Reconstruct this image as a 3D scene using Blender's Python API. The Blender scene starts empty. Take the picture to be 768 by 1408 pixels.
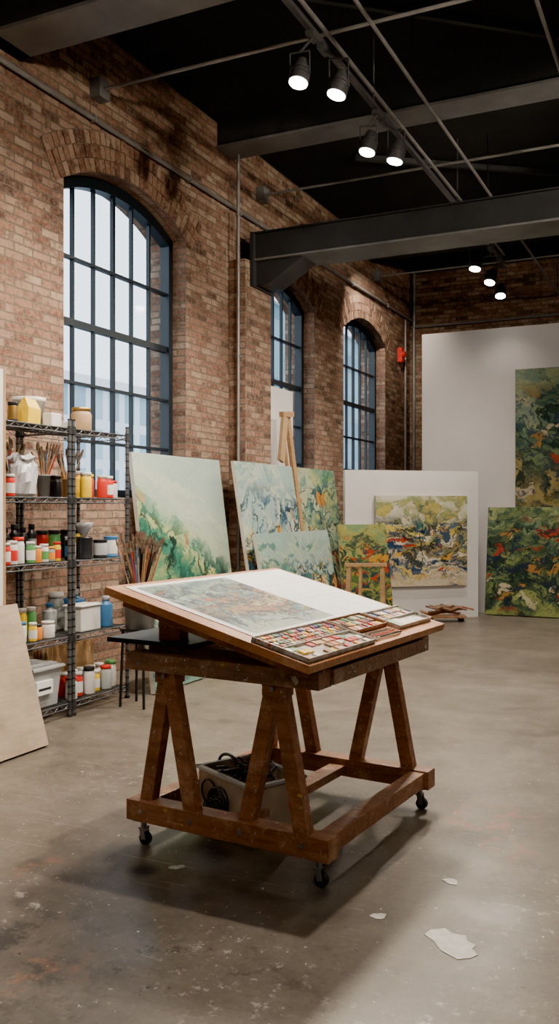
import bpy, math, random
from mathutils import Vector, Matrix
random.seed(4)
S = bpy.context.scene
V = Vector

# ------------------------------------------------------------------ materials
class MT:
    def __init__(s, name):
        s.m = bpy.data.materials.new(name); s.m.use_nodes = True
        s.t = s.m.node_tree
        s.b = s.t.nodes['Principled BSDF']; s.out = s.t.nodes['Material Output']
    def n(s, typ, **kw):
        nd = s.t.nodes.new(typ)
        for k, v in kw.items(): setattr(nd, k, v)
        return nd
    def put(s, sock, v):
        if isinstance(v, bpy.types.NodeSocket): s.t.links.new(v, sock)
        elif isinstance(v, (tuple, list)) and len(v) == 3 and sock.type == 'RGBA': sock.default_value = (*v, 1)
        else: sock.default_value = v
    def math(s, op, a, b=0.0, clamp=False):
        nd = s.n('ShaderNodeMath', operation=op, use_clamp=clamp)
        s.put(nd.inputs[0], a); s.put(nd.inputs[1], b); return nd.outputs[0]
    def mix(s, f, a, b, bt='MIX'):
        nd = s.n('ShaderNodeMix', data_type='RGBA', blend_type=bt)
        s.put(nd.inputs[0], f); s.put(nd.inputs[6], a); s.put(nd.inputs[7], b); return nd.outputs[2]
    def ramp(s, f, stops, interp='LINEAR'):
        nd = s.n('ShaderNodeValToRGB'); cr = nd.color_ramp; cr.interpolation = interp
        while len(cr.elements) < len(stops): cr.elements.new(0.5)
        for e, (p, c) in zip(cr.elements, stops):
            e.position = p; e.color = (*c, 1) if len(c) == 3 else c
        s.put(nd.inputs[0], f); return nd.outputs[0]
    def coord(s, kind='Object'):
        return s.n('ShaderNodeTexCoord').outputs[kind]
    def mapping(s, v, scale=(1, 1, 1), loc=(0, 0, 0), rot=(0, 0, 0)):
        nd = s.n('ShaderNodeMapping'); s.put(nd.inputs['Vector'], v)
        nd.inputs['Scale'].default_value = scale; nd.inputs['Location'].default_value = loc
        nd.inputs['Rotation'].default_value = rot; return nd.outputs[0]
    def noise(s, v, scale, detail=4, rough=.55, col=False):
        nd = s.n('ShaderNodeTexNoise'); s.put(nd.inputs['Vector'], v)
        nd.inputs['Scale'].default_value = scale; nd.inputs['Detail'].default_value = detail
        nd.inputs['Roughness'].default_value = rough
        return nd.outputs[1 if col else 0]
    def vor(s, v, scale, rnd=1.0):
        nd = s.n('ShaderNodeTexVoronoi'); s.put(nd.inputs['Vector'], v)
        nd.inputs['Scale'].default_value = scale; nd.inputs['Randomness'].default_value = rnd
        return nd.outputs['Distance'], nd.outputs['Color']
    def sep(s, c):
        nd = s.n('ShaderNodeSeparateXYZ'); s.put(nd.inputs[0], c); return nd.outputs
    def vadd(s, a, b, op='ADD'):
        nd = s.n('ShaderNodeVectorMath', operation=op); s.put(nd.inputs[0], a); s.put(nd.inputs[1], b); return nd.outputs[0]
    def bump(s, h, strength=.3, dist=.01):
        nd = s.n('ShaderNodeBump'); nd.inputs['Strength'].default_value = strength
        nd.inputs['Distance'].default_value = dist; s.put(nd.inputs['Height'], h)
        s.t.links.new(nd.outputs[0], s.b.inputs['Normal'])
    def fin(s, col=None, rough=None, metal=None, spec=None):
        if col is not None: s.put(s.b.inputs['Base Color'], col)
        if rough is not None: s.put(s.b.inputs['Roughness'], rough)
        if metal is not None: s.put(s.b.inputs['Metallic'], metal)
        if spec is not None: s.b.inputs['Specular IOR Level'].default_value = spec
        return s.m

def pmat(name, c, rough=.5, metal=0, var=.15, scale=6, spec=None, bump=0):
    m = MT(name); nz = m.noise(m.coord(), scale)
    lo = tuple(x * (1 - var) for x in c); hi = tuple(min(1, x * (1 + var)) for x in c)
    col = m.ramp(nz, [(.3, lo), (.7, hi)])
    if bump: m.bump(nz, bump, .004)
    return m.fin(col, rough, metal, spec)

def specks(m, col, v, scale, thr, dens, cols):
    """random little paint drops mixed over a colour"""
    wv = m.vadd(v, m.vadd(m.noise(v, scale * 1.3, 2, col=True), (.05, .05, .05), 'MULTIPLY'))
    d, c = m.vor(wv, scale)
    x = m.sep(c)
    m1 = m.math('LESS_THAN', d, m.math('MULTIPLY', x[2], thr))
    m2 = m.math('GREATER_THAN', x[0], 1 - dens)
    pc = m.ramp(x[1], [(i / len(cols), cc) for i, cc in enumerate(cols)], 'CONSTANT')
    return m.mix(m.math('MULTIPLY', m1, m2), col, pc)

PAINTS = [(.62, .60, .55), (.36, .42, .48), (.5, .48, .4), (.10, .22, .32), (.5, .36, .08), (.4, .07, .05), (.6, .58, .54)]

def wood(name, a, b, rough=.45, sp=True, stretch=(2, 14, 14), dens=.35, wear=None):
    m = MT(name); co = m.coord(); v = m.mapping(co, stretch)
    g = m.noise(v, 2.5, 6, .65); big = m.noise(co, 4, 3)
    col = m.ramp(g, [(.3, a), (.7, b)])
    col = m.mix(m.ramp(big, [(.4, (0, 0, 0)), (.75, (.5, .5, .5))]), col, tuple(x * .5 for x in a))
    if wear:
        col = m.mix(m.ramp(m.noise(co, 9, 6, .75), [(.53, (0, 0, 0)), (.68, (.75, .75, .75))]), col, wear)
    if sp:
        col = specks(m, col, co, 70, .34, dens, PAINTS)
        col = specks(m, col, co, 24, .26, dens * .45, PAINTS)
    m.bump(g, .15, .003)
    return m.fin(col, rough)

def brick_mat(name, dark=1.0):
    m = MT(name); uv = m.coord('UV')
    wob = m.vadd(m.vadd(m.noise(uv, 3, 3, col=True), (-.5, -.5, -.5)), (.018, .016, 0), 'MULTIPLY')
    wob2 = m.vadd(m.vadd(m.noise(uv, 22, 3, col=True), (-.5, -.5, -.5)), (.010, .010, 0), 'MULTIPLY')
    v = m.vadd(m.vadd(uv, wob), wob2)
    bt = m.n('ShaderNodeTexBrick'); m.put(bt.inputs['Vector'], v)
    bt.inputs['Color1'].default_value = (0, 0, 0, 1); bt.inputs['Color2'].default_value = (1, 1, 1, 1)
    bt.inputs['Mortar'].default_value = (.5, .5, .5, 1)
    bt.inputs['Scale'].default_value = 1; bt.inputs['Mortar Size'].default_value = .0075
    bt.inputs['Mortar Smooth'].default_value = .25
    bt.inputs['Brick Width'].default_value = .20; bt.inputs['Row Height'].default_value = .066
    bt.inputs['Bias'].default_value = 0
    K = lambda c: tuple(x * dark for x in c)
    r = m.sep(bt.outputs['Color'])[0]
    r2 = m.math('ADD', r, m.math('MULTIPLY', m.math('SUBTRACT', m.noise(uv, .9, 3), .5), .8), True)
    col = m.ramp(r2, [(0, K((.070, .034, .024))), (.12, K((.17, .075, .047))), (.32, K((.25, .120, .077))), (.5, K((.30, .168, .114))),
                     (.68, K((.335, .213, .148))), (.86, K((.40, .29, .205))), (1, K((.22, .095, .058)))])
    mo = m.noise(uv, 26, 6, .75)
    col = m.mix(m.ramp(mo, [(.42, (.0, .0, .0)), (.68, (.6, .6, .6))]), col, K((.42, .325, .25)))
    dk = m.noise(uv, 8, 6, .8)
    col = m.mix(m.ramp(dk, [(.50, (0, 0, 0)), (.64, (.85, .85, .85))]), col, K((.08, .046, .034)))
    gr = m.noise(uv, .7, 4, .6)
    col = m.mix(m.ramp(gr, [(.45, (0, 0, 0)), (.7, (.4, .4, .4))]), col, K((.12, .07, .05)))
    mc = m.mix(mo, K((.095, .07, .053)), K((.26, .205, .155)))
    col = m.mix(bt.outputs['Fac'], col, mc)
    h = m.math('SUBTRACT', m.math('MULTIPLY', mo, .6), bt.outputs['Fac'])
    m.bump(h, 1.0, .018)
    return m.fin(col, .88, spec=.2)

def art(name, stops, seed=0, sc=(5, 9), amp=.45, dist=.35, accents=None, adens=.2, band=(.15, .7), fine=2.6, tilt=0, sat=1.35, gam=1.3, dark=(.015, .035, .03), ridge=.016):
    m = MT(name); uv = m.coord('UV')
    base = m.mapping(uv, (1, 1, 1), (seed * 3.7, seed * 1.9, seed))
    wv = m.vadd(m.vadd(m.noise(base, 2.2, 3, col=True), (-.5, -.5, -.5)), (dist, dist, 0), 'MULTIPLY')
    wv2 = m.vadd(m.vadd(m.noise(base, 13, 5, .7, col=True), (-.5, -.5, -.5)), (dist * .3, dist * .3, 0), 'MULTIPLY')
    v = m.vadd(m.vadd(base, wv), wv2)
    _, c1 = m.vor(m.mapping(v, (sc[0], sc[1], 1), rot=(0, 0, .35)), 1)
    _, c2 = m.vor(m.mapping(v, (sc[0] * fine, sc[1] * fine * 1.1, 1), rot=(0, 0, -.5)), 1)
    _, c4 = m.vor(m.mapping(v, (sc[0] * fine * 2.4, sc[1] * fine * 2.4, 1), rot=(0, 0, .9)), 1)
    x1 = m.sep(c1); x2 = m.sep(c2); x4 = m.sep(c4)
    u_ = m.sep(uv); y = u_[1]
    if tilt: y = m.math('ADD', y, m.math('MULTIPLY', m.math('SUBTRACT', u_[0], .4), tilt))
    nz = m.noise(base, 3.0, 5, .6)
    t = m.math('ADD', y, m.math('MULTIPLY', m.math('SUBTRACT', x1[0], .5), amp))
    t = m.math('ADD', t, m.math('MULTIPLY', m.math('SUBTRACT', x2[0], .5), amp * .7))
    t = m.math('ADD', t, m.math('MULTIPLY', m.math('SUBTRACT', x4[0], .5), amp * .35))
    t = m.math('ADD', t, m.math('MULTIPLY', m.math('SUBTRACT', nz, .5), amp * 1.6), True)
    col = m.ramp(t, stops)
    bm = m.ramp(y, [(max(0, band[0] - .1), (0, 0, 0)), (band[0] + .02, (1, 1, 1)), (band[1], (1, 1, 1)), (min(1, band[1] + .15), (0, 0, 0))])
    if accents:
        for k, (ss, rr) in enumerate(((2.2, 1.0), (5.0, -.2))):
            _, c3 = m.vor(m.mapping(v, (sc[0] * ss, sc[1] * ss * 1.1, 1), loc=(k * 3, 0, 0), rot=(0, 0, rr)), 1)
            x3 = m.sep(c3)
            ac = m.ramp(x3[1], [(i / len(accents), c) for i, c in enumerate(accents)], 'CONSTANT')
            thr = m.math('MULTIPLY', m.math('GREATER_THAN', m.math('ADD', x3[0], m.math('MULTIPLY', m.math('SUBTRACT', nz, .5), 1.1)), 1 - adens), bm)
            col = m.mix(m.math('MULTIPLY', thr, .92), col, ac)
    for k, (s1, cc) in enumerate(((3.2, dark), (5.5, accents[0] if accents else dark))):
        rn = m.noise(m.mapping(v, (s1, s1 * 1.5, 1), loc=(k * 5, 2, 0), rot=(0, 0, .4 - k)), 1, 2, .5)
        rd = m.math('LESS_THAN', m.math('ABSOLUTE', m.math('SUBTRACT', rn, .5)), ridge)
        col = m.mix(m.math('MULTIPLY', m.math('MULTIPLY', rd, bm), .85), col, cc)
    st = m.noise(m.mapping(v, (6, 40, 1), rot=(0, 0, .5)), 1.5, 4, .7)
    col = m.mix(.5, col, m.mix(st, (.0, .0, .0), (1, 1, 1)), 'SOFT_LIGHT')
    hs = m.n('ShaderNodeHueSaturation'); hs.inputs['Saturation'].default_value = sat; m.put(hs.inputs['Color'], col)
    gm = m.n('ShaderNodeGamma'); m.put(gm.inputs[0], hs.outputs[0]); gm.inputs[1].default_value = gam
    m.bump(m.math('ADD', st, x2[1]), .15, .003)
    return m.fin(gm.outputs[0], .5, spec=.3)

# ------------------------------------------------------------------ mesh builder
class MB:
    def __init__(s): s.v = []; s.f = []; s.mi = []; s.sm = []; s.mats = []; s.uvs = {}
    def idx(s, m):
        if m not in s.mats: s.mats.append(m)
        return s.mats.index(m)
    def add(s, vs, fs, mat, smooth=False, M=None):
        o = len(s.v)
        s.v += [(M @ V(p)) if M is not None else V(p) for p in vs]
        k = s.idx(mat)
        for f in fs: s.f.append([o + i for i in f]); s.mi.append(k); s.sm.append(smooth)
    def box(s, x0, x1, y0, y1, z0, z1, mat, M=None):
        vs = [(x0, y0, z0), (x1, y0, z0), (x1, y1, z0), (x0, y1, z0), (x0, y0, z1), (x1, y0, z1), (x1, y1, z1), (x0, y1, z1)]
        s.add(vs, [(0, 3, 2, 1), (4, 5, 6, 7), (0, 1, 5, 4), (1, 2, 6, 5), (2, 3, 7, 6), (3, 0, 4, 7)], mat, M=M)
    def beam(s, p0, p1, w, h, mat, up=(0, 0, 1)):
        p0 = V(p0); p1 = V(p1); d = (p1 - p0); L = d.length; d.normalize()
        u = V(up); side = d.cross(u)
        if side.length < 1e-4: side = d.cross(V((1, 0, 0)))
        side.normalize(); u = side.cross(d)
        M = Matrix(((side.x, d.x, u.x, p0.x), (side.y, d.y, u.y, p0.y), (side.z, d.z, u.z, p0.z), (0, 0, 0, 1)))
        s.box(-w / 2, w / 2, 0, L, -h / 2, h / 2, mat, M)
    def cyl(s, p0, p1, r0, mat, r1=None, n=14, smooth=True):
        r1 = r0 if r1 is None else r1
        p0 = V(p0); p1 = V(p1); d = (p1 - p0).normalized()
        a = d.cross(V((0, 0, 1)))
        if a.length < 1e-3: a = V((1, 0, 0))
        a.normalize(); b = d.cross(a)
        vs = []
        for p, r in ((p0, r0), (p1, r1)):
            for i in range(n):
                t = 2 * math.pi * i / n; vs.append(p + a * (r * math.cos(t)) + b * (r * math.sin(t)))
        s.add(vs, [(i, i + n, (i + 1) % n + n, (i + 1) % n) for i in range(n)], mat, smooth)
        s.add(vs, [tuple(range(n)), tuple(reversed(range(n, 2 * n)))], mat)
    def lathe(s, o, prof, mat, n=20, smooth=True, M=None):
        vs = []; o = V(o)
        for r, z in prof:
            for i in range(n):
                t = 2 * math.pi * i / n; vs.append(o + V((r * math.cos(t), r * math.sin(t), z)))
        fs = []
        for k in range(len(prof) - 1):
            for i in range(n):
                j = (i + 1) % n; fs.append((k * n + i, k * n + j, (k + 1) * n + j, (k + 1) * n + i))
        s.add(vs, fs, mat, smooth, M)
    def tube(s, pts, r, mat, n=8):
        for a, b in zip(pts[:-1], pts[1:]): s.cyl(a, b, r, mat, n=n)
    def build(s, name, M=None, bevel=0, parent=None):
        me = bpy.data.meshes.new(name)
        org = V((0, 0, 0))
        if M is None and s.v:
            xs = [p.x for p in s.v]; ys = [p.y for p in s.v]; zs = [p.z for p in s.v]
            org = V(((min(xs) + max(xs)) / 2, (min(ys) + max(ys)) / 2, min(zs)))
        me.from_pydata([tuple(p - org) for p in s.v], [], s.f)
        for m in s.mats: me.materials.append(m)
        uvl = me.uv_layers.new(name='UVMap')
        for p in me.polygons:
            p.material_index = s.mi[p.index]; p.use_smooth = s.sm[p.index]
            nrm = p.normal
            key = s.uvs.get(p.index)
            for k, li in enumerate(p.loop_indices):
                if key: uvl.data[li].uv = key[k]; continue
                c = me.vertices[me.loops[li].vertex_index].co + org
                ax, ay, az = abs(nrm.x), abs(nrm.y), abs(nrm.z)
                if ax >= ay and ax >= az: uvl.data[li].uv = (c.y, c.z)
                elif ay >= az: uvl.data[li].uv = (c.x, c.z)
                else: uvl.data[li].uv = (c.y, c.x)
        ob = bpy.data.objects.new(name, me); S.collection.objects.link(ob)
        if M is not None: ob.matrix_world = M
        else: ob.location = org
        if bevel:
            bv = ob.modifiers.new('bevel', 'BEVEL'); bv.width = bevel; bv.segments = 2; bv.limit_method = 'ANGLE'
        if parent: ob.parent = parent
        return ob

# ------------------------------------------------------------------ palette of materials
BRICK = brick_mat('brick_wall_mat'); BRICK_END = brick_mat('brick_end_mat', .9)
m = MT('voussoir_mat'); g = m.n('ShaderNodeNewGeometry'); co = m.coord()
vc = m.ramp(g.outputs['Random Per Island'], [(0, (.070, .034, .024)), (.2, (.17, .077, .048)), (.5, (.26, .135, .087)), (.8, (.32, .195, .132)), (1, (.38, .265, .185))])
mo = m.noise(co, 25, 5, .75)
vc = m.mix(m.ramp(mo, [(.42, (0, 0, 0)), (.68, (.6, .6, .6))]), vc, (.38, .295, .225))
vc = m.mix(m.ramp(m.noise(co, 8, 6, .8), [(.50, (0, 0, 0)), (.64, (.85, .85, .85))]), vc, (.08, .046, .034)); m.bump(mo, .7, .012)
VOUS = m.fin(vc, .88, spec=.2)
MORTAR = pmat('mortar_mat', (.15, .11, .085), .95, var=.35, scale=20, bump=.4)

def floor_mat():
    m = MT('polished_concrete_mat'); co = m.n('ShaderNodeNewGeometry').outputs['Position']
    a = m.noise(co, .55, 6, .62); b = m.noise(co, 3.2, 7, .75); c = m.noise(co, 40, 4, .7)
    t = m.math('ADD', m.math('MULTIPLY', a, .5), m.math('MULTIPLY', b, .5))
    col = m.ramp(t, [(.34, (.062, .051, .039)), (.45, (.120, .101, .079)), (.56, (.168, .145, .116)), (.70, (.235, .207, .171))])
    col = m.mix(m.ramp(c, [(.4, (0, 0, 0)), (.75, (.45, .45, .45))]), col, (.065, .052, .040))
    cl = m.noise(co, 8, 7, .8)
    col = m.mix(m.ramp(cl, [(.55, (0, 0, 0)), (.67, (.55, .55, .55))]), col, (.055, .043, .033))
    col = m.mix(m.ramp(m.noise(m.mapping(co, loc=(9, 2, 0)), 11, 7, .8), [(.57, (0, 0, 0)), (.69, (.5, .5, .5))]), col, (.28, .255, .22))
    def stain(x, y, rad, colr, col, sc=9, thr=.52, k=1.5):
        d = m.n('ShaderNodeVectorMath', operation='DISTANCE'); m.put(d.inputs[0], co); d.inputs[1].default_value = (x, y, 0)
        f = m.math('SUBTRACT', 1.0, m.math('DIVIDE', d.outputs['Value'], rad), True)
        f = m.math('MULTIPLY', f, m.ramp(m.noise(co, sc, 6, .75), [(thr, (0, 0, 0)), (thr + .08, (1, 1, 1))]))
        return m.mix(m.math('MULTIPLY', f, k, True), col, colr)
    col = stain(-.95, 4.05, .34, (.30, .075, .05), col, k=.9)
    col = stain(-.80, 3.75, .24, (.30, .085, .055), col, k=.9)
    col = stain(-1.83, 2.13, .2, (.33, .14, .065), col, k=.8)
    col = stain(-2.35, 2.75, .16, (.33, .13, .06), col, k=.8)
    col = stain(-.45, 4.6, .3, (.30, .08, .055), col, 12, .58, .8)
    col = stain(-1.97, 2.90, .08, (.012, .012, .015), col, 12, .3)
    col = stain(-2.1, 2.1, .6, (.03, .028, .026), col, 4, .48)
    col = stain(-1.5, 2.2, .6, (.03, .028, .026), col, 6, .56)
    for x, y, r_ in ((-1.35, 2.45, .4), (-1.1, 2.15, .35), (-.4, 3.2, .5), (-2.6, 3.9, .5), (-.2, 5.5, .7), (-.6, 2.4, .4), (-2.2, 2.5, .4)):
        col = stain(x, y, r_, (.36, .34, .31), col, 18, .575)
    for k, rz in enumerate((.5, -.9, 1.4)):
        sc_ = m.noise(m.mapping(co, (1.2, 60, 1), loc=(k, 0, 0), rot=(0, 0, rz)), 1.0, 2, .5)
        mk = m.math('MULTIPLY', m.math('GREATER_THAN', sc_, .72), m.math('GREATER_THAN', m.noise(co, 1.4 + k * .3, 3), .5))
        col = m.mix(m.math('MULTIPLY', mk, .5), col, (.36, .34, .31))
    WS = [(.58, .56, .53), (.60, .58, .54), (.34, .36, .39), (.5, .48, .43), (.02, .02, .02)]
    col = specks(m, col, co, 46, .20, .20, WS)
    col = specks(m, col, co, 24, .15, .30, WS)
    col = specks(m, col, co, 8, .08, .55, [(.6, .58, .55), (.5, .49, .46), (.02, .02, .025), (.36, .09, .05), (.5, .5, .5)])
    r = m.ramp(m.noise(co, 2.3, 5, .7), [(.3, (.27, .27, .27)), (.7, (.48, .48, .48))])
    m.bump(m.math('ADD', b, m.math('MULTIPLY', c, .3)), .10, .006)
    return m.fin(col, r, spec=.5)
FLOOR = floor_mat()
CEIL = pmat('black_ceiling_mat', (.012, .013, .014), .9, var=.3, scale=2)
BEAM = pmat('painted_steel_beam_mat', (.13, .13, .13), .5, var=.25, scale=3)
BEAMD = pmat('dark_beam_mat', (.028, .030, .032), .5, var=.25, scale=3)
PIPE = pmat('galvanised_conduit_mat', (.23, .22, .21), .45, .4, var=.2)
STEEL = pmat('window_steel_mat', (.014, .022, .030), .45, .2)
BLACK = pmat('black_metal_mat', (.015, .015, .016), .45, .3)
LAMPG = pmat('lamp_housing_mat', (.075, .075, .078), .4, .3)
SHELFM = pmat('shelf_grey_metal_mat', (.13, .14, .15), .38, .6, var=.3, scale=12)
COLLAR = pmat('shelf_collar_mat', (.04, .042, .045), .4, .3)
WHITEP = pmat('white_partition_mat', (.74, .73, .72), .7, var=.03, scale=2)
WHITEP2 = pmat('white_gallery_wall_mat', (.58, .55, .535), .75, var=.05, scale=1)
WDK = wood('table_leg_wood_mat', (.21, .090, .045), (.42, .205, .11), dens=.30, wear=(.52, .32, .19))
WBD = wood('table_board_wood_mat', (.38, .15, .062), (.60, .28, .125), .45, dens=.3, wear=(.62, .38, .21))
WBB = wood('weathered_beam_wood_mat', (.15, .08, .05), (.33, .19, .115), .5, dens=.6, wear=(.44, .32, .23))
PLY = wood('plywood_mat', (.38, .295, .205), (.49, .395, .29), .6, False)
PINE = wood('pine_mat', (.34, .20, .09), (.50, .31, .15), .5, False)
CANV = pmat('canvas_edge_mat', (.50, .48, .43), .8)
PLASW = pmat('white_plastic_mat', (.70, .69, .66), .35, var=.06)
PLASG = pmat('clear_grey_plastic_mat', (.42, .44, .45), .3, var=.1)
RED = pmat('red_paint_mat', (.60, .03, .02), .35); YEL = pmat('yellow_paint_mat', (.80, .55, .02), .35)
BLUE = pmat('blue_paint_mat', (.05, .19, .42), .35); GRN = pmat('green_paint_mat', (.10, .32, .10), .35)
ORG = pmat('orange_paint_mat', (.75, .25, .03), .35); TAN = pmat('kraft_tan_mat', (.46, .31, .16), .5)
DKJ = pmat('dark_jar_mat', (.02, .022, .025), .3); GLS = pmat('cloudy_glass_mat', (.27, .29, .28), .12)
GOLD = pmat('brass_lid_mat', (.5, .33, .1), .35, .8)
ZINC = pmat('zinc_bucket_mat', (.30, .31, .32), .35, .7, var=.3)
BAG = pmat('grey_plastic_bag_mat', (.45, .46, .48), .35, var=.15, scale=14, bump=.4)
BRIST = pmat('bristle_mat', (.10, .055, .03), .8)
FERR = pmat('ferrule_mat', (.5, .48, .42), .3, .9)
RUBBER = pmat('rubber_mat', (.02, .02, .02), .6)
PAPER = pmat('paper_mat', (.80, .80, .79), .8, var=.03, scale=3)
def emis(name, c, st):
    m = MT(name); m.fin(c); m.put(m.b.inputs['Emission Color'], c); m.b.inputs['Emission Strength'].default_value = st; return m.m
BULB = emis('lamp_lens_mat', (1, .93, .84), 40)

# ------------------------------------------------------------------ room
WX = -4.6; CH = 5.42; YE = 14.8; YB = -4.0; XR = 4.5
WINS = [(5.66, 7.50, 1.5, 4.03, .25), (9.0, 10.67, 1.5, 3.97, .25), (11.7, 13.5, 1.5, 3.95, .27)]
DEEP = .42
def archf(w):
    y0, y1, zs, sp, ri = w; hw = (y1 - y0) / 2; R = (hw * hw + ri * ri) / (2 * ri); cy = (y0 + y1) / 2; cz = sp + ri - R
    return (lambda y: cz + math.sqrt(max(0, R * R - (y - cy) ** 2))), R, cy, cz
b = MB(); NSEG = 20
def wall_quad(X, ya, yb, za0, za1, zb0, zb1, flip=False):
    q = [(X, ya, za0), (X, yb, zb0), (X, yb, zb1), (X, ya, za1)]
    b.add(q, [(0, 1, 2, 3) if not flip else (3, 2, 1, 0)], BRICK)
for X, fl in ((WX, False), (WX - DEEP, True)):
    y = YB
    for w in WINS:
        wall_quad(X, y, w[0], 0, CH, 0, CH, fl)
        wall_quad(X, w[0], w[1], 0, w[2], 0, w[2], fl)
        f, R, cy, cz = archf(w)
        for i in range(NSEG):
            ya = w[0] + (w[1] - w[0]) * i / NSEG; yb = w[0] + (w[1] - w[0]) * (i + 1) / NSEG
            wall_quad(X, ya, yb, f(ya), CH, f(yb), CH, fl)
        y = w[1]
    wall_quad(X, y, YE, 0, CH, 0, CH, fl)
for w in WINS:
    f, R, cy, cz = archf(w); X0, X1 = WX - DEEP, WX
    b.add([(X0, w[0], w[2]), (X1, w[0], w[2]), (X1, w[0], w[3]), (X0, w[0], w[3])], [(3, 2, 1, 0)], BRICK)
    b.add([(X0, w[1], w[2]), (X1, w[1], w[2]), (X1, w[1], w[3]), (X0, w[1], w[3])], [(0, 1, 2, 3)], BRICK)
    b.add([(X0, w[0], w[2]), (X1, w[0], w[2]), (X1, w[1], w[2]), (X0, w[1], w[2])], [(0, 1, 2, 3)], BRICK)
    for i in range(NSEG):
        ya = w[0] + (w[1] - w[0]) * i / NSEG; yb = w[0] + (w[1] - w[0]) * (i + 1) / NSEG
        b.add([(X0, ya, f(ya)), (X1, ya, f(ya)), (X1, yb, f(yb)), (X0, yb, f(yb))], [(3, 2, 1, 0)], BRICK)
b.build('wall_left')

b = MB(); b.box(WX - DEEP, XR + .2, YE, YE + .2, 0, CH, BRICK_END); b.build('wall_end')
b = MB(); b.box(XR, XR + .2, YB, YE, 0, CH, WHITEP2); b.build('wall_right')
b = MB(); b.box(WX - DEEP, XR + .2, YB - .2, YB, 0, CH, WHITEP2); b.build('wall_back')
b = MB(); b.box(WX - DEEP, XR + .2, YB - .2, YE + .2, -.15, 0, FLOOR); b.build('floor')
b = MB(); b.box(WX - DEEP, XR + .2, YB - .2, YE + .2, CH, CH + .2, CEIL); b.build('ceiling')
b = MB(); b.box(WX, -4.4, 8.37, 8.98, 0, 4.05, BRICK); b.build('wall_pilaster')
b = MB(); b.box(-3.6, XR, 12.15, 12.3, 0, 3.84, WHITEP2); b.build('wall_gallery_partition')

# brick arches (voussoirs) over the windows
for w in WINS:
    f, R, cy, cz = archf(w); b = MB(); hw = (w[1] - w[0]) / 2
    a0 = math.asin(min(1, (hw + .10) / (R + .0)))
    rows = 3; bh = .112
    n = 40
    vs = []; fs = []
    for i in range(n + 1):
        t = -a0 + 2 * a0 * i / n
        for r in (R + .001, R + rows * bh + .004):
            vs.append((WX + .002, cy + r * math.sin(t), cz + r * math.cos(t)))
    for i in range(n): fs.append((2 * i, 2 * i + 2, 2 * i + 3, 2 * i + 1))
    b.add(vs, fs, MORTAR)
    for k in range(rows):
        r0 = R + k * bh + .004; r1 = R + (k + 1) * bh - .005
        cnt = int(2 * a0 * (r0 + bh / 2) / .070)
        for i in range(cnt):
            t0 = -a0 + 2 * a0 * i / cnt; t1 = -a0 + 2 * a0 * (i + 1) / cnt; g = .005 / R
            t0 += g; t1 -= g
            xo = WX + .010 + random.uniform(-.004, .006)
            P = [(r0, t0), (r0, t1), (r1, t1), (r1, t0)]
            vs = [(WX + .001, cy + r * math.sin(t), cz + r * math.cos(t)) for r, t in P] + [(xo, cy + r * math.sin(t), cz + r * math.cos(t)) for r, t in P]
            b.add(vs, [(4, 5, 6, 7)[::-1], (0, 1, 5, 4), (1, 2, 6, 5), (2, 3, 7, 6), (3, 0, 4, 7)], VOUS)
    b.build('brick_arch')

# windows
mg = MT('window_glass_mat'); tr = mg.n('ShaderNodeBsdfTransparent'); tr.inputs[0].default_value = (.95, .98, 1, 1)
gl = mg.n('ShaderNodeBsdfGlossy'); gl.inputs['Roughness'].default_value = .03; mx = mg.n('ShaderNodeMixShader'); mx.inputs[0].default_value = .06
mg.t.links.new(tr.outputs[0], mx.inputs[1]); mg.t.links.new(gl.outputs[0], mx.inputs[2]); mg.t.links.new(mx.outputs[0], mg.out.inputs[0]); GLASS = mg.m
FX = WX - .20
for k, w in enumerate(WINS):
    f, R, cy, cz = archf(w); b = MB(); y0, y1, zs, sp, ri = w
    fr = .07
    b.box(FX - .05, FX + .05, y0, y0 + fr, zs, sp + .02, STEEL); b.box(FX - .05, FX + .05, y1 - fr, y1, zs, sp + .02, STEEL)
    b.box(FX - .06, FX + .06, y0, y1, zs, zs + fr, STEEL)
    n = 24; vs = []; fs = []
    for i in range(n + 1):
        yy = y0 + (y1 - y0) * i / n; zz = f(yy)
        vs += [(FX - .05, yy, zz - .10), (FX + .05, yy, zz - .10), (FX + .05, yy, zz), (FX - .05, yy, zz)]
    for i in range(n):
        o = 4 * i
        fs += [(o, o + 4, o + 5, o + 1), (o + 1, o + 5, o + 6, o + 2), (o + 3, o, o + 4, o + 7)]
    b.add(vs, fs, STEEL)
    nc = 6
    for i in range(1, nc):
        yy = y0 + fr + (y1 - y0 - 2 * fr) * i / nc
        t = .034 if i == 3 else .022
        b.box(FX - .018, FX + .018, yy - t / 2, yy + t / 2, zs, f(yy) - .05, STEEL)
    for zz, t in ((1.98, .025), (2.46, .025), (2.96, .06), (3.5, .025)):
        b.box(FX - .025, FX + .025, y0 + .02, y1 - .02, zz - t / 2, zz + t / 2, STEEL)
    fr_ob = b.build('window_%d' % (k + 1))
    g = MB(); vs = [(FX, y0 + .02, zs + .02), (FX, y1 - .02, zs + .02)]
    for i in range(n + 1):
        yy = y1 - .02 - (y1 - y0 - .04) * i / n; vs.append((FX, yy, f(yy) - .03))
    g.add(vs, [tuple(range(len(vs)))], GLASS)
    gob = g.build('glass_pane'); gob.parent = fr_ob; gob.matrix_parent_inverse = Matrix.Translation(-fr_ob.location)
    L = bpy.data.lights.new('portal', 'AREA'); L.shape = 'RECTANGLE'; L.size = (y1 - y0); L.size_y = 2.8
    L.cycles.is_portal = True
    lo = bpy.data.objects.new('window_sky_portal', L); S.collection.objects.link(lo)
    lo.location = (WX - DEEP - .03, (y0 + y1) / 2, 2.85); lo.rotation_euler = (math.radians(90), 0, math.radians(-90))
b = MB(); b.box(-4.72, -4.69, 9.08, 10.2, 1.5, 2.87, WHITEP); b.build('white_backing_board')

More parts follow.
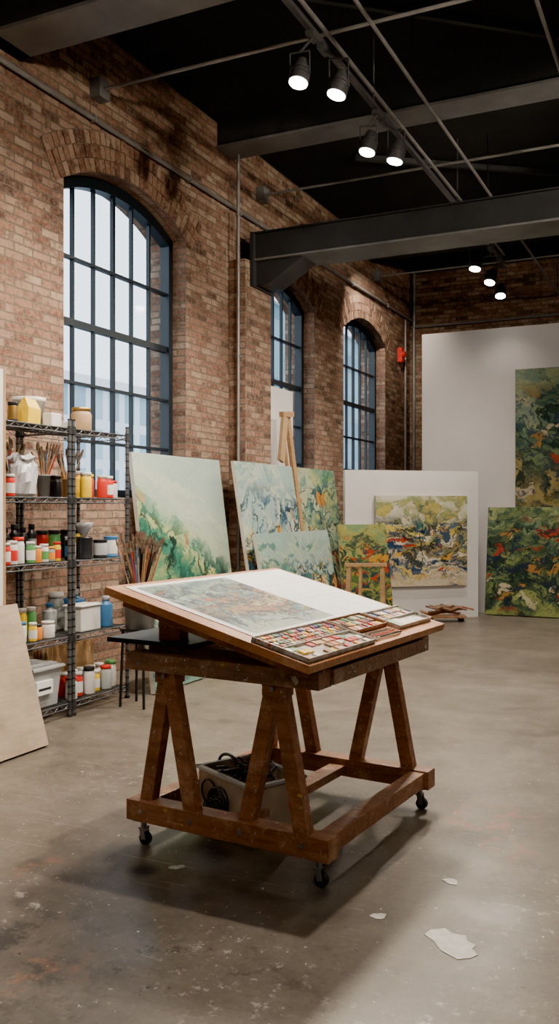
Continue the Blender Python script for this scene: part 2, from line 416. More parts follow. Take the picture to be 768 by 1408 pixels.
# outside
def facade(name, bw, rh, ms, c1, c2, mc):
    m = MT(name); uv = m.coord('UV')
    bt = m.n('ShaderNodeTexBrick'); m.put(bt.inputs['Vector'], uv); bt.offset = 0
    bt.inputs['Brick Width'].default_value = bw; bt.inputs['Row Height'].default_value = rh; bt.inputs['Mortar Size'].default_value = ms; bt.inputs['Scale'].default_value = 1
    bt.inputs['Color1'].default_value = (*c1, 1); bt.inputs['Color2'].default_value = (*c2, 1); bt.inputs['Mortar'].default_value = (*mc, 1)
    return m.fin(bt.outputs['Color'], .5)
FAC = facade('exterior_facade_mat', 1.6, 1.5, .16, (.05, .13, .17), (.16, .29, .34), (.14, .22, .25))
PALE = facade('exterior_pale_facade_mat', 1.1, 1.6, .2, (.22, .36, .44), (.38, .51, .58), (.70, .75, .78))
b = MB(); b.box(-24, -22, 10, 40, -4, 6.2, PALE); b.box(-24, -21.7, 10, 40, 6.2, 6.6, WHITEP); b.build('neighbour_building')
b = MB(); b.box(-24, -22, 42, 90, -4, 13, FAC); b.box(-24, -21.7, 41.7, 90, 13, 13.4, WHITEP); b.build('office_building')
b = MB(); b.box(-80, WX - DEEP - .4, -20, 100, -4.2, -4, pmat('street_asphalt_mat', (.2, .2, .21), .9)); b.build('street_ground')

# ------------------------------------------------------------------ ceiling structure
b = MB(); b.box(-4.4, XR, 8.53, 8.93, 4.07, 4.34, BEAMD); b.box(-4.4, XR, 8.49, 8.97, 4.05, 4.07, BEAM)
b.box(-4.4, XR, 8.49, 8.97, 4.34, 4.355, BEAMD)
b.add([(-4.4, 8.55, 3.80), (-4.22, 8.55, 3.80), (-3.82, 8.55, 4.05), (-4.4, 8.55, 4.05), (-4.4, 8.91, 3.80), (-4.22, 8.91, 3.80), (-3.82, 8.91, 4.05), (-4.4, 8.91, 4.05)],
      [(0, 1, 2, 3), (7, 6, 5, 4), (0, 4, 5, 1), (1, 5, 6, 2), (0, 3, 7, 4)], BEAMD)
b.box(-4.40, -4.36, 8.47, 8.99, 3.78, 4.355, BEAMD)
b.build('steel_beam')
b = MB(); b.box(WX, XR, 8.12, 8.40, 5.16, CH, BEAMD); b.box(WX, XR, 8.08, 8.44, 5.14, 5.165, BEAM); b.build('ceiling_joist')
b = MB(); b.box(WX, XR, 12.6, 12.9, 5.16, CH, BEAMD); b.build('ceiling_joist')
b = MB(); b.box(WX, XR, 4.80, 5.10, 4.74, 5.02, BEAMD); b.box(WX, XR, 4.76, 5.14, 4.72, 4.745, BEAM)
b.box(WX, WX + .12, 4.74, 5.16, 4.72, CH, BEAMD); b.build('steel_beam')
for Y, z in ((6.06, 4.88), (9.07, 4.96), (13.0, 4.96)):
    b = MB(); b.cyl((WX + .001, Y, z), (XR - .001, Y, z), .015, PIPE, n=8)
    b.box(WX + .001, WX + .10, Y - .07, Y + .07, z - .08, z + .08, BEAM); b.build('tie_rod')
b = MB()
b.cyl((WX + .035, YB, 4.62), (WX + .035, YE, 4.62), .022, PIPE, n=10)
y = 0
while y < 14.5: b.box(WX, WX + .06, y - .015, y + .015, 4.59, 4.65, PIPE); y += 1.5
b.cyl((WX + .03, YE - .04, 4.50), (XR, YE - .04, 4.50), .02, PIPE, n=8)
b.build('wall_conduit')
b = MB(); b.cyl((-4.47, 8.34, .6), (-4.47, 8.34, CH), .018, PIPE, n=10)
for z in (1.5, 3, 4.5): b.box(-4.50, -4.44, 8.33, 8.37, z, z + .03, PIPE)
b.build('wall_conduit')
b = MB(); b.cyl((WX + .03, 14.45, 1.0), (WX + .03, 14.45, 4.58), .022, PIPE, n=8); b.cyl((-4.52, YE - .03, 1.0), (-4.52, YE - .03, CH), .03, PIPE, n=8); b.build('wall_conduit')
b = MB(); b.box(WX, WX + .07, 14.12, 14.26, 3.82, 4.06, RED); b.cyl((WX + .07, 14.19, 3.95), (WX + .11, 14.19, 3.95), .05, RED); b.build('fire_alarm', bevel=.006)
# light tracks
TZ = 4.67
b = MB()
b.box(-2.47, -2.43, 1.0, 12.1, TZ, TZ + .035, LAMPG)
b.cyl((-2.45, 5.2, 4.80), (-2.45, 12.1, 4.80), .016, PIPE, n=8)
for y in (2, 4, 6.9, 9.6, 11.9): b.cyl((-2.45, y, TZ + .03), (-2.45, y, CH), .008, LAMPG, n=6)
b.build('lighting_track')
for X, z in ((-2.12, 4.80), (-1.03, 4.80)):
    b = MB(); b.cyl((X, 5.2, z), (X, 14.7, z), .015, PIPE, n=8)
    for y in (6.9, 9.6, 11.9, 14.5): b.cyl((X, y, z), (X, y, CH), .007, BLACK, n=6)
    b.build('ceiling_conduit')
b = MB()
b.beam((-3.6, 9.5, 5.38), (.2, 12.3, 5.38), .05, .06, BEAMD); b.beam((-.8, 9.2, 5.38), (3, 12.3, 5.38), .05, .06, BEAMD)
b.beam((-3.9, 5.4, 5.38), (-1, 7.9, 5.38), .05, .06, BEAMD); b.build('ceiling_brace')

def spot(x, y, aim, energy, ang=75, ztrack=TZ, drop=.26, dx=0.0, col=(1, .86, .70), rod=False, soft=.06):
    b = MB(); h = V((x + dx, y, ztrack - drop)); d = (V(aim) - h).normalized()
    b.box(x - .03, x + .03, y - .07, y + .07, ztrack - .03, ztrack, LAMPG)
    if rod: b.cyl((x, y, ztrack), (x, y, CH), .008, LAMPG, n=8)
    b.cyl((x, y, ztrack - .02), (x + dx, y, ztrack - .10), .010, LAMPG, n=8)
    side = V((1, 0, 0)) - d * d.x; side.normalize()
    top = V((x + dx, y, ztrack - .10))
    b.cyl(top - side * .075, top + side * .075, .007, LAMPG, n=6)
    for sg in (-1, 1): b.cyl(top + side * .075 * sg, h + side * .075 * sg, .006, LAMPG, n=6)
    b.cyl(h - d * .12, h - d * .05, .038, LAMPG, .064, n=24); b.cyl(h - d * .05, h + d * .06, .064, LAMPG, .072, n=24)
    for q in (-.03, 0, .03): b.cyl(h + d * (q - .004), h + d * (q + .004), .072, LAMPG, .072, n=24)
    b.cyl(h + d * .0605, h + d * .066, .064, BULB, n=24)
    ob = b.build('track_or_fill_spotlight')  # covers the real spotlights and the added unseen fill spots
    L = bpy.data.lights.new('spot_beam', 'SPOT'); L.energy = energy; L.spot_size = math.radians(ang); L.spot_blend = .7
    L.shadow_soft_size = soft; L.color = col
    lo = bpy.data.objects.new('spot_beam', L); S.collection.objects.link(lo)
    lo.matrix_world = Matrix.Translation(h + d * .09) @ d.to_track_quat('-Z', 'Y').to_matrix().to_4x4()
    lo.parent = ob; lo.matrix_parent_inverse = Matrix.Translation(-ob.location)
spot(-2.45, 5.66, (-2.9, 4.5, 0), 220, 115, dx=-.10)
spot(-2.45, 5.86, (-3.3, 4.9, 0), 520, 150, dx=.11, drop=.30)
spot(-2.45, 7.00, (-3.2, 6.0, 0), 380, 140, dx=-.08, drop=.26)
spot(-2.45, 7.18, (-3.2, 6.6, 0), 460, 150, dx=.10, drop=.30)
spot(-2.45, 10.45, (-2.8, 9.4, 0), 330, 130, drop=.40)
spot(-2.45, 11.25, (-3.0, 9.6, 0), 200, 130, drop=.38)
spot(-2.45, 11.85, (-2.2, 10.2, 0), 60, 120, drop=.42)
spot(-2.45, 3.5, (-4.6, 4.5, 1.2), 440, 95, drop=.28)  # unseen spot added to brighten the shelves
spot(-2.45, 1.6, (-4.4, 4.0, 1.0), 280, 80, drop=.28)
spot(-1.58, 3.75, (-1.6, 3.7, 0), 560, 140, ztrack=4.30, rod=True, soft=.04)
spot(-1.03, 5.1, (-.6, 5.6, 0), 130, 120, ztrack=4.78, rod=True)  # this spot and the next are unseen extras, placed out of view
spot(1.3, 9.6, (-.4, 9.8, 0), 330, 120, ztrack=4.78, rod=True)
spot(-3.9, 11.6, (-4.6, 14.1, 1.8), 420, 95, ztrack=5.41, drop=.25)  # extra spot added out of sight behind the beam to light far brickwork
# unseen fill spots added on the right, thrown across at the upper brickwork
spot(1.7, 3.4, (-4.6, 6.4, 4.0), 1050, 58, ztrack=4.5, rod=True, soft=.12)
spot(1.7, 7.0, (-4.6, 10.4, 3.9), 1000, 54, ztrack=4.5, rod=True, soft=.12)
spot(3.0, 9.4, (-2.0, 14.8, 5.0), 520, 55, ztrack=4.9, rod=True, soft=.12)
for x, y, e in ((1.6, 1.0, 34), (1.6, 6.0, 34), (-1.2, -1.6, 60)):  # unseen linear bars added as ambient fill
    b = MB(); b.box(x - .06, x + .06, y - .65, y + .65, 4.50, 4.57, BLACK); b.box(x - .045, x + .045, y - .62, y + .62, 4.494, 4.50, emis('fill_bar_mat', (1, .94, .86), 6))
    for yy in (y - .5, y + .5): b.cyl((x, yy, 4.57), (x, yy, CH), .004, BLACK, n=6)
    ob = b.build('unseen_fill_bar')
    L = bpy.data.lights.new('fill_bar_light', 'AREA'); L.shape = 'RECTANGLE'; L.size = .1; L.size_y = 1.25; L.energy = e; L.color = (1, .90, .78)
    lo = bpy.data.objects.new('fill_bar_light', L); S.collection.objects.link(lo); lo.location = (x, y, 4.48)
    lo.parent = ob; lo.matrix_parent_inverse = Matrix.Translation(-ob.location)

# ------------------------------------------------------------------ paintings
def canvas(name, bl, w, up, wid, hei, mat, th=.035, edge=None):
    bl = V(bl); w = V(w).normalized(); up = V(up).normalized(); n = w.cross(up).normalized(); up = n.cross(w)
    M = Matrix(((w.x, up.x, n.x, bl.x), (w.y, up.y, n.y, bl.y), (w.z, up.z, n.z, bl.z), (0, 0, 0, 1)))
    b = MB(); e = edge or CANV
    b.box(0, wid, 0, hei, -th, -.001, e)
    k = len(b.f)
    b.add([(0.001, 0.001, 0.001), (wid - .001, 0.001, 0.001), (wid - .001, hei - .001, 0.001), (0.001, hei - .001, 0.001)], [(0, 1, 2, 3)], mat)
    b.uvs[k] = [(0, 0), (wid / hei, 0), (wid / hei, 1), (0, 1)]
    for x0, x1, y0, y1 in ((.0, .05, .0, hei), (wid - .05, wid, 0, hei), (.05, wid - .05, 0, .05), (.05, wid - .05, hei - .05, hei)):
        b.box(x0, x1, y0, y1, -th - .004, -th, PINE)
    return b.build(name, M=M)
A1 = art('landscape_art_a', [(0, (.38, .44, .27)), (.08, (.46, .49, .25)), (.16, (.14, .30, .18)), (.26, (.30, .38, .20)), (.34, (.03, .11, .09)), (.42, (.06, .20, .14)), (.50, (.46, .51, .28)), (.58, (.24, .40, .30)), (.66, (.50, .56, .44)), (.78, (.44, .54, .47)), (.88, (.54, .60, .51)), (1, (.44, .54, .49))],
         1, (1.0, 2.4), .20, .5, [(.08, .25, .18), (.55, .10, .03), (.62, .54, .16), (.03, .10, .09), (.10, .26, .22), (.60, .26, .07)], .15, (.02, .52), tilt=.50, gam=1.22, sat=1.06, ridge=.02)
A2 = art('landscape_art_b', [(0, (.06, .16, .21)), (.2, (.42, .45, .28)), (.38, (.14, .29, .35)), (.55, (.48, .55, .47)), (.7, (.26, .41, .41)), (.85, (.56, .60, .50)), (1, (.38, .50, .48))],
         2, (2.0, 2.8), .75, .5, [(.05, .13, .22), (.62, .38, .10), (.62, .57, .26), (.05, .18, .20), (.54, .59, .54)], .16, (.02, .75), gam=1.2, sat=1.02)
A3 = art('landscape_art_c', [(0, (.05, .14, .10)), (.2, (.30, .40, .18)), (.4, (.09, .25, .21)), (.6, (.50, .52, .28)), (.8, (.18, .33, .27)), (1, (.47, .53, .38))],
         3, (2.2, 3.0), .75, .5, [(.04, .13, .16), (.58, .30, .08), (.07, .20, .20), (.62, .56, .22), (.45, .10, .06)], .17, (.05, .85), gam=1.22, sat=1.05)
A4 = art('landscape_art_d', [(0, (.21, .33, .28)), (.2, (.06, .16, .14)), (.35, (.33, .42, .22)), (.5, (.10, .25, .24)), (.62, (.46, .54, .42)), (.8, (.33, .46, .43)), (1, (.43, .53, .49))],
         4, (2.2, 4), .44, .5, [(.03, .08, .14), (.56, .30, .09), (.07, .2, .2), (.64, .58, .30), (.45, .12, .07)], .18, (.1, .62), gam=1.18, sat=1.04)
A5 = art('landscape_art_e', [(0, (.12, .20, .07)), (.3, (.36, .36, .11)), (.5, (.05, .11, .07)), (.7, (.44, .41, .15)), (1, (.26, .36, .20))],
         5, (3, 5), .55, .4, [(.03, .08, .10), (.50, .09, .04), (.60, .36, .08), (.08, .18, .11)], .24, (.1, .75), sat=1.1)
ACC = [(.03, .08, .17), (.52, .08, .04), (.72, .45, .12), (.80, .75, .60), (.05, .18, .17), (.09, .16, .25), (.74, .60, .18), (.09, .09, .08)]
A6 = art('landscape_art_f', [(0, (.70, .63, .50)), (.14, (.60, .50, .30)), (.24, (.72, .66, .54)), (.36, (.08, .13, .17)), (.46, (.56, .40, .16)), (.56, (.13, .20, .16)), (.66, (.62, .53, .19)), (.76, (.32, .37, .20)), (.86, (.62, .59, .40)), (1, (.70, .69, .60))],
         6, (1.7, 4.4), .46, .5, ACC, .25, (.15, .66), gam=1.15, sat=1.08)
A7 = art('landscape_art_g', [(0, (.27, .24, .10)), (.18, (.34, .28, .12)), (.35, (.05, .07, .06)), (.5, (.17, .22, .12)), (.62, (.05, .10, .09)), (.75, (.20, .26, .18)), (.88, (.34, .36, .22)), (1, (.22, .28, .22))],
         7, (1.4, 3.2), .55, .5, [(.05, .07, .11), (.34, .07, .04), (.10, .18, .15), (.46, .40, .28), (.36, .21, .07)], .16, (.1, .75), gam=1.2, sat=1.02)
A8 = art('landscape_art_h', [(0, (.30, .34, .13)), (.2, (.10, .15, .08)), (.4, (.03, .05, .04)), (.55, (.21, .26, .11)), (.7, (.06, .11, .08)), (.85, (.34, .38, .18)), (1, (.18, .25, .15))],
         8, (1.9, 3.6), .55, .5, [(.02, .04, .08), (.40, .06, .04), (.08, .15, .11), (.56, .50, .34), (.42, .24, .07)], .17, (.1, .8), gam=1.2, sat=1.03)
A9 = art('landscape_art_i', [(0, (.44, .49, .42)), (.12, (.20, .32, .33)), (.24, (.04, .09, .11)), (.36, (.46, .37, .21)), (.46, (.06, .13, .15)), (.56, (.54, .33, .16)), (.68, (.13, .25, .26)), (.8, (.42, .48, .39)), (.9, (.18, .30, .30)), (1, (.50, .56, .50))],
         9, (1.1, 3.2), .40, .6, [(.03, .05, .08), (.52, .24, .10), (.12, .23, .25), (.56, .48, .28), (.07, .13, .16), (.34, .42, .37)], .16, (.12, .85), gam=1.45, sat=1.05, fine=2.2)
Wy = (0, 1, 0)
def leaning(name, xb, xt, y0, y1, h, mat, th=.035):
    L = math.hypot(xb - xt, h)
    return canvas(name, (xb, y0, .012), Wy, (xt - xb, 0, h), y1 - y0, L, mat, th)
leaning('landscape_painting', -4.30, -4.545, 6.50, 8.06, 1.89, A1)
leaning('landscape_painting', -4.05, -4.35, 8.02, 9.42, 1.88, A2)
leaning('landscape_painting', -4.25, -4.53, 9.74, 11.15, 1.90, A3)
leaning('landscape_painting', -3.86, -4.08, 7.97, 9.85, 1.14, A4)
leaning('small_canvas', -3.74, -3.86, 5.66, 6.40, .80, A4)
PD = V((.755, .656, 0)); PN = V((.656, -.755, 0)); PL = V((-4.07, 10.41, 0))
b = MB(); Mx = Matrix(((PD.x, -PN.x, 0, PL.x), (PD.y, -PN.y, 0, PL.y), (0, 0, 1, 0), (0, 0, 0, 1)))
b.box(0, 1.83, 0, .07, 0, 1.89, WHITEP); b.build('display_panel', M=Mx)
canvas('landscape_painting', PL + PD * .39 + PN * .045 + V((0, 0, .42)), PD, (0, 0, 1), 1.26, 1.15, A6)
bl = PL - PD * .12 + PN * .34 + V((0, 0, .012)); tl = PL - PD * .12 + PN * .05 + V((0, 0, 1.21))
canvas('landscape_painting', bl, PD, tl - bl, .64, (tl - bl).length, A5)
canvas('landscape_painting', (-2.31, 12.11, 1.40), (1, 0, 0), (0, 0, 1), 1.5, 1.86, A7)
canvas('landscape_painting', (-2.66, 11.85, .012), (1, 0, 0), (0, .22, 1.4), 1.75, 1.43, A8)

# ------------------------------------------------------------------ work table
TM = Matrix.Translation((-1.67, 3.595, 0)) @ Matrix.Rotation(math.radians(-5), 4, 'Z')
b = MB(); hw = .475; hd = .54
for sy in (-1, 1):
    y0, y1 = sorted((sy * hd, sy * (hd - .085)))
    b.box(-hw, hw, y0, y1, .105, .19, WDK)
    yc = (y0 + y1) / 2
    for ax, f0, f1 in ((-.28, -.40, -.15), (.235, .09, .36)):
        for fx, oy in ((f0, -.012), (f1, .012)):
            b.beam((fx, yc + oy * sy, .165), (ax + (fx - ax) * .08, yc + oy * sy, .765), .05, .062, WDK, up=(1, 0, 0))
        b.box(ax - .05, ax + .05, yc - .036, yc + .036, .69, .745, WDK)
        for bz, bx in ((.72, ax), (.15, f0), (.15, f1)): b.cyl((bx, yc + sy * .036, bz), (bx, yc + sy * .047, bz), .010, ZINC, n=8)
    b.box(-.47, .44, y0 - .01, y1 + .01, .735, .805, WBB)
for sx in (-1, 1):
    x0, x1 = sorted((sx * .455, sx * .385))
    b.box(x0, x1, -.456, .456, .115, .182, WDK)
    b.box(x0, x1, -.456, .456, .742, .80, WBB)
b.box(-.03, .05, -.456, .456, .12, .16, WDK)
for sx in (-1, 1):
    for sy in (-1, 1):
        cx, cy = sx * .415, sy * .50
        b.box(cx - .035, cx + .035, cy - .03, cy + .03, .098, .106, ZINC)
        b.cyl((cx, cy, .070), (cx, cy, .10), .013, ZINC, n=10)
        for o in (-.016, .016): b.beam((cx + .01, cy + o, .024), (cx, cy + o, .072), .004, .024, ZINC, up=(1, 0, 0))
        b.box(cx - .015, cx + .015, cy - .02, cy + .02, .066, .072, ZINC)
        b.cyl((cx + .01, cy - .011, .026), (cx + .01, cy + .011, .026), .026, RUBBER, n=18)
for sy in (-1, 1):
    b.box(-.36, -.25, sy * .44 - .03, sy * .44 + .03, .80, 1.0, WDK)
    b.box(-.42, .40, sy * .44 - .022, sy * .44 + .022, .80, .835, WBB)
b.box(-.60, -.16, -.52, -.02, .835, .855, BLACK)
ztr, ztl, xr, xl = .845, 1.085, .465, -.485
SL = math.hypot(xr - xl, ztl - ztr); ang = math.atan2(ztl - ztr, xr - xl)
BM = Matrix.Translation(((xr + xl) / 2, .02, (ztr + ztl) / 2)) @ Matrix.Rotation(ang, 4, 'Y')
hu = SL / 2; hv = .68
b.box(-hu, hu, -hv, hv, -.032, 0, WBD, M=BM)
b.box(-hu + .05, hu - .05, -hv + .07, -hv + .13, -.075, -.032, WDK, M=BM)
b.box(-hu + .05, hu - .05, hv - .13, hv - .07, -.075, -.032, WDK, M=BM)
b.box(hu - .10, hu - .04, -hv + .13, hv - .13, -.07, -.032, WDK, M=BM)
b.box(-hu + .04, -hu + .10, -hv + .13, hv - .13, -.07, -.032, WDK, M=BM)
b.build('painters_work_table', M=TM, bevel=.004)
TB = TM @ BM
b = MB(); b.box(-.455, .205, -.60, .655, .0005, .003, PAPER)
k = len(b.f); z = .0038
b.add([(.175, -.560, z), (.175, .10, z), (-.425, .10, z), (-.425, -.560, z)], [(0, 1, 2, 3)], A9)
b.uvs[k] = [(0, 0), (1.15, 0), (1.15, 1), (0, 1)]
PENC = pmat('pencil_grey_mat', (.55, .55, .55), .9)
for v in (.28, .46): b.box(-.43, .19, v, v + .0015, .003, .0035, PENC)
for u in (-.25, -.05): b.box(u, u + .0015, .12, .63, .003, .0035, PENC)
b.build('landscape_study_sheet', M=TB)
PANC = [pmat('pan_colour_%d' % i, c, .35, var=.25, scale=60) for i, c in enumerate([(.55, .02, .02), (.70, .22, .02), (.80, .55, .03), (.06, .04, .03), (.35, .04, .10), (.65, .60, .5), (.05, .18, .05), (.03, .08, .32), (.25, .10, .03), (.12, .30, .14), (.60, .35, .18), (.6, .08, .03), (.02, .02, .02), (.75, .72, .65)])]
def palette(name, u0, u1, v0, v1, base, secs, z=.0005, lidm=None):
    """shallow enamel tray; secs = list of (u0f, u1f, rows, cols, colours, skip)"""
    b = MB(); b.box(u0, u1, v0, v1, z, z + .006, base)
    t = .004; H = .020
    for a in ((u0, u0 + t, v0, v1), (u1 - t, u1, v0, v1), (u0, u1, v0, v0 + t), (u0, u1, v1 - t, v1)): b.box(*a, z, z + H, base)
    W_ = u1 - u0
    for f0, f1, rows, cols, cset, skip in secs:
        a0_ = u0 + .006 + (W_ - .012) * f0; a1_ = u0 + .006 + (W_ - .012) * f1
        if f0 > 0: b.box(a0_ - .002, a0_ + .002, v0, v1, z, z + H * .9, base)
        du = (a1_ - a0_) / rows; dv = (v1 - v0 - .02) / cols
        for i in range(rows):
            for j in range(cols):
                if random.random() < skip: continue
                a = a0_ + i * du; c = v0 + .01 + j * dv
                b.box(a + .003, a + du - .003, c + .0025, c + dv - .0025, z + .006, z + .008, PLASW)
                b.box(a + .005, a + du - .005, c + .0045, c + dv - .0045, z + .007, z + .011 + random.random() * .005, random.choice(cset))
    return b.build(name, M=TB)
mp = MT('paint_smeared_enamel_mat'); co_ = mp.coord()
_c = specks(mp, mp.ramp(mp.noise(co_, 25, 4), [(.35, (.30, .26, .21)), (.6, (.58, .55, .49))]), co_, 45, .5, .6, [(.5, .1, .05), (.6, .45, .2), (.2, .22, .25), (.45, .25, .12), (.12, .2, .12), (.7, .65, .55)])
PALM = mp.fin(_c, .3)
LIGHTC = [PANC[5], PANC[13], PANC[10], PANC[9], PANC[2]]
palette('watercolour_pan_set', .225, .474, -.668, -.10, PALM, [(0, .48, 4, 20, PANC, .03), (.50, 1, 3, 13, LIGHTC + PANC[:3] + [PANC[8]], .25)])
palette('paint_mixing_tray', .225, .372, -.08, .24, WDK, [(0, 1, 3, 11, PANC, .05)])
palette('paint_mixing_tray', .240, .430, .26, .64, PALM, [(0, .5, 2, 12, LIGHTC + [PANC[12], PANC[7], PANC[0]], .15), (.52, 1, 1, 5, LIGHTC, .2)])
b = MB()
for i in range(7):
    u = .392 + i * .011; v = -.04 + (i % 3) * .02
    b.cyl((u, v, .006), (u + .006, v + .22, .006), .003, [WDK, DKJ, PINE, RED][i % 4], .004, n=8)
    b.cyl((u, v, .006), (u + .002, v - .025, .006), .004, FERR, n=8); b.cyl((u + .002, v - .025, .006), (u + .004, v - .05, .006), .004, BRIST, .001, n=8)
b.build('paint_brushes', M=TB)

# crate under the table
b = MB(); Mc = Matrix.Translation((-1.80, 3.47, 0)) @ Matrix.Rotation(math.radians(-28), 4, 'Z')
CR = pmat('cardboard_box_mat', (.40, .33, .25), .7)
for x0, x1, y0, y1 in ((-.2, .2, -.14, -.13), (-.2, .2, .13, .14), (-.2, -.19, -.14, .14), (.19, .2, -.14, .14)): b.box(x0, x1, y0, y1, .0, .25, CR)
b.box(-.2, .2, -.14, .14, 0, .01, CR); b.box(-.21, .21, -.15, -.128, .25, .262, PLASG); b.box(-.21, .21, .128, .15, .25, .262, PLASG)
b.box(-.21, -.19, -.15, .15, .25, .262, PLASG); b.box(.19, .21, -.15, .15, .25, .262, PLASG)
for i in range(26):
    t = random.uniform(0, 6.28); r = random.uniform(.02, .1); p = V((r * math.cos(t) * 1.4, r * math.sin(t), .20 + random.random() * .05))
    pts = [p + V((.05 * math.cos(k * .9 + i), .05 * math.sin(k * .9 + i), .01 * k)) for k in range(6)]
    b.tube(pts, .005, DKJ if i % 3 else BRIST, 6)
for i in range(16):
    cx_ = random.uniform(-.10, .02); cz_ = random.uniform(.09, .17); R_ = random.uniform(.025, .06)
    pts = [V((cx_ + R_ * math.cos(a) * 1.1, -.146 - .004 * (i % 3), cz_ + R_ * math.sin(a))) for a in [k * math.pi / 6 for k in range(13)]]
    b.tube(pts, .004, DKJ, 5)
pts = [V((-.14 + .08 * math.cos(a), -.02, .25 + .05 * math.sin(a))) for a in [k * math.pi / 10 for k in range(11)]]
b.tube(pts, .007, BLACK, 8)
b.build('storage_crate', M=Mc)

# ------------------------------------------------------------------ wire shelving
LV = [.09, .54, 1.045, 1.475, 1.945]
def shelving(y0, y1, x0=-4.33, x1=-3.88):
    b = MB()
    for x in (x0, x1):
        for y in (y0, y1):
            b.cyl((x, y, .02), (x, y, 2.0), .0135, SHELFM, n=12); b.cyl((x, y, 0), (x, y, .02), .02, RUBBER, n=12)
            b.cyl((x, y, 2.0), (x, y, 2.008), .016, BLACK, n=12)
            k = .1
            while k < 1.98: b.cyl((x, y, k), (x, y, k + .008), .0152, BLACK, n=10); k += .05
    for z in LV:
        for x in (x0, x1):
            for dz in (0, -.032): b.cyl((x, y0, z + dz), (x, y1, z + dz), .004, SHELFM, n=6)
            n = 12
            for i in range(n):
                ya = y0 + (y1 - y0) * i / n; yb = y0 + (y1 - y0) * (i + 1) / n
                b.cyl((x, ya, z - (.032 if i % 2 else 0)), (x, yb, z - (0 if i % 2 else .032)), .0028, SHELFM, n=5)
            for y in (y0, y1): b.cyl((x, y, z - .04), (x, y, z + .008), .019, COLLAR, n=12)
        for y in (y0, y1):
            for dz in (0, -.032): b.cyl((x0, y, z + dz), (x1, y, z + dz), .004, SHELFM, n=6)
            for i in range(8):
                xa = x0 + (x1 - x0) * i / 8; xb = x0 + (x1 - x0) * (i + 1) / 8
                b.cyl((xa, y, z - (.032 if i % 2 else 0)), (xb, y, z - (0 if i % 2 else .032)), .0028, SHELFM, n=5)
        n = int((y1 - y0) / .025)
        for i in range(1, n):
            y = y0 + (y1 - y0) * i / n; b.cyl((x0, y, z), (x1, y, z), .0024, SHELFM, n=5)
        for x in (x0 + .15, x0 + .3): b.cyl((x, y0, z - .005), (x, y1, z - .005), .003, SHELFM, n=5)
    return b.build('wire_shelving_unit')
shelving(4.20, 4.835); shelving(4.875, 5.50)

def jar(y, x, lv, r, h, body, lid=None, label=None, name='paint_jar', neck=.0, dz=0):
    b = MB(); z = LV[lv] + .005 + dz
    hb = h * .86 if lid else h
    pr = [(.001, 0), (r * .94, 0), (r, .006), (r, hb * .82), (r * (.98 if not neck else 1), hb * .86), (r * (.86 if not neck else neck), hb * .94), (r * (.86 if not neck else neck), hb), (.001, hb)]
    b.lathe((x, y, z), pr, body, 20)
    if lid:
        rl = r * (.93 if not neck else neck * 1.15)
        b.lathe((x, y, z + hb), [(.001, 0), (rl, 0), (rl, h * .13), (rl * .95, h * .14), (.001, h * .14)], lid, 20)
    if label: b.lathe((x, y, z), [(r * 1.01, hb * .18), (r * 1.015, hb * .2), (r * 1.015, hb * .68), (r * 1.01, hb * .7)], label, 20)
    b.build(name)
def can(y, x, lv, r, h, body, label=None, name='paint_tin'):
    b = MB(); z = LV[lv] + .005
    b.lathe((x, y, z), [(.001, 0), (r, 0), (r * 1.03, .003), (r, .008), (r, h - .01), (r * 1.04, h - .006), (r * 1.04, h), (r * .9, h), (r * .86, h - .006), (.001, h - .006)], body, 22)
    if label: b.lathe((x, y, z), [(r * 1.01, h * .15), (r * 1.015, h * .16), (r * 1.015, h * .8), (r * 1.01, h * .81)], label, 22)
    b.build(name)
def brushpot(x, y, z, r, h, n, L, spread, mat, name='brush_pot', handle=False, thick=1):
    b = MB()
    b.lathe((x, y, z), [(.001, 0), (r * .84, 0), (r, h), (r * 1.04, h), (r * 1.04, h - .008), (r * .93, h - .008), (r * .78, .01), (.001, .01)], mat, 24)
    cols = [PINE, WDK, DKJ, BLUE, RED, TAN]
    for i in range(n):
        t = random.uniform(0, 6.28); rr = r * .72 * math.sqrt(random.random())
        p0 = V((x - rr * math.cos(t) * .6, y - rr * math.sin(t) * .6, z + .015)); l = L * random.uniform(.78, 1.05)
        q_ = spread * random.random()
        d = V((math.cos(t) * q_, math.sin(t) * q_, 1)).normalized()
        p1 = p0 + d * l; w = random.uniform(.003, .005); bw = random.uniform(.006, .013) * thick
        b.cyl(p0, p1, w, random.choice(cols), w * 1.2, n=6); b.cyl(p1, p1 + d * .03, w * 1.3, FERR, bw * .8, n=8); b.cyl(p1 + d * .03, p1 + d * .075, bw * .85, BRIST, bw * .4, n=8)
    if handle:
        pts = [V((x + r * 1.03 * math.cos(a), y, z + h - .02 - r * .9 * math.sin(a))) for a in [k * math.pi / 12 for k in range(13)]]
        b.tube(pts, .003, ZINC, 6)
    b.build(name)
# top shelf
can(4.40, -3.98, 4, .034, .13, DKJ, GOLD)
b = MB(); z0 = LV[4] + .005
pts = [(-.06, -.05, 0), (.06, -.05, 0), (.06, .05, 0), (-.06, .05, 0), (-.065, -.055, .10), (.06, -.06, .11), (.065, .05, .10), (-.06, .055, .11), (-.05, -.012, .17), (.06, -.02, .16), (.055, .012, .165), (-.055, .01, .18)]
b.add([(x * .9 - 3.98, y + 4.55, z + z0) for y, x, z in pts], [(0, 1, 2, 3), (0, 4, 5, 1), (1, 5, 6, 2), (2, 6, 7, 3), (3, 7, 4, 0), (4, 8, 9, 5), (5, 9, 10, 6), (6, 10, 11, 7), (7, 11, 8, 4), (8, 11, 10, 9)], YEL); b.build('yellow_pigment_bag', bevel=.006)
b = MB(); b.lathe((-4.13, 4.72, z0), [(.001, 0), (.085, 0), (.105, .17), (.112, .172), (.112, .20), (.001, .205)], PLASW, 28); b.build('plastic_tub')
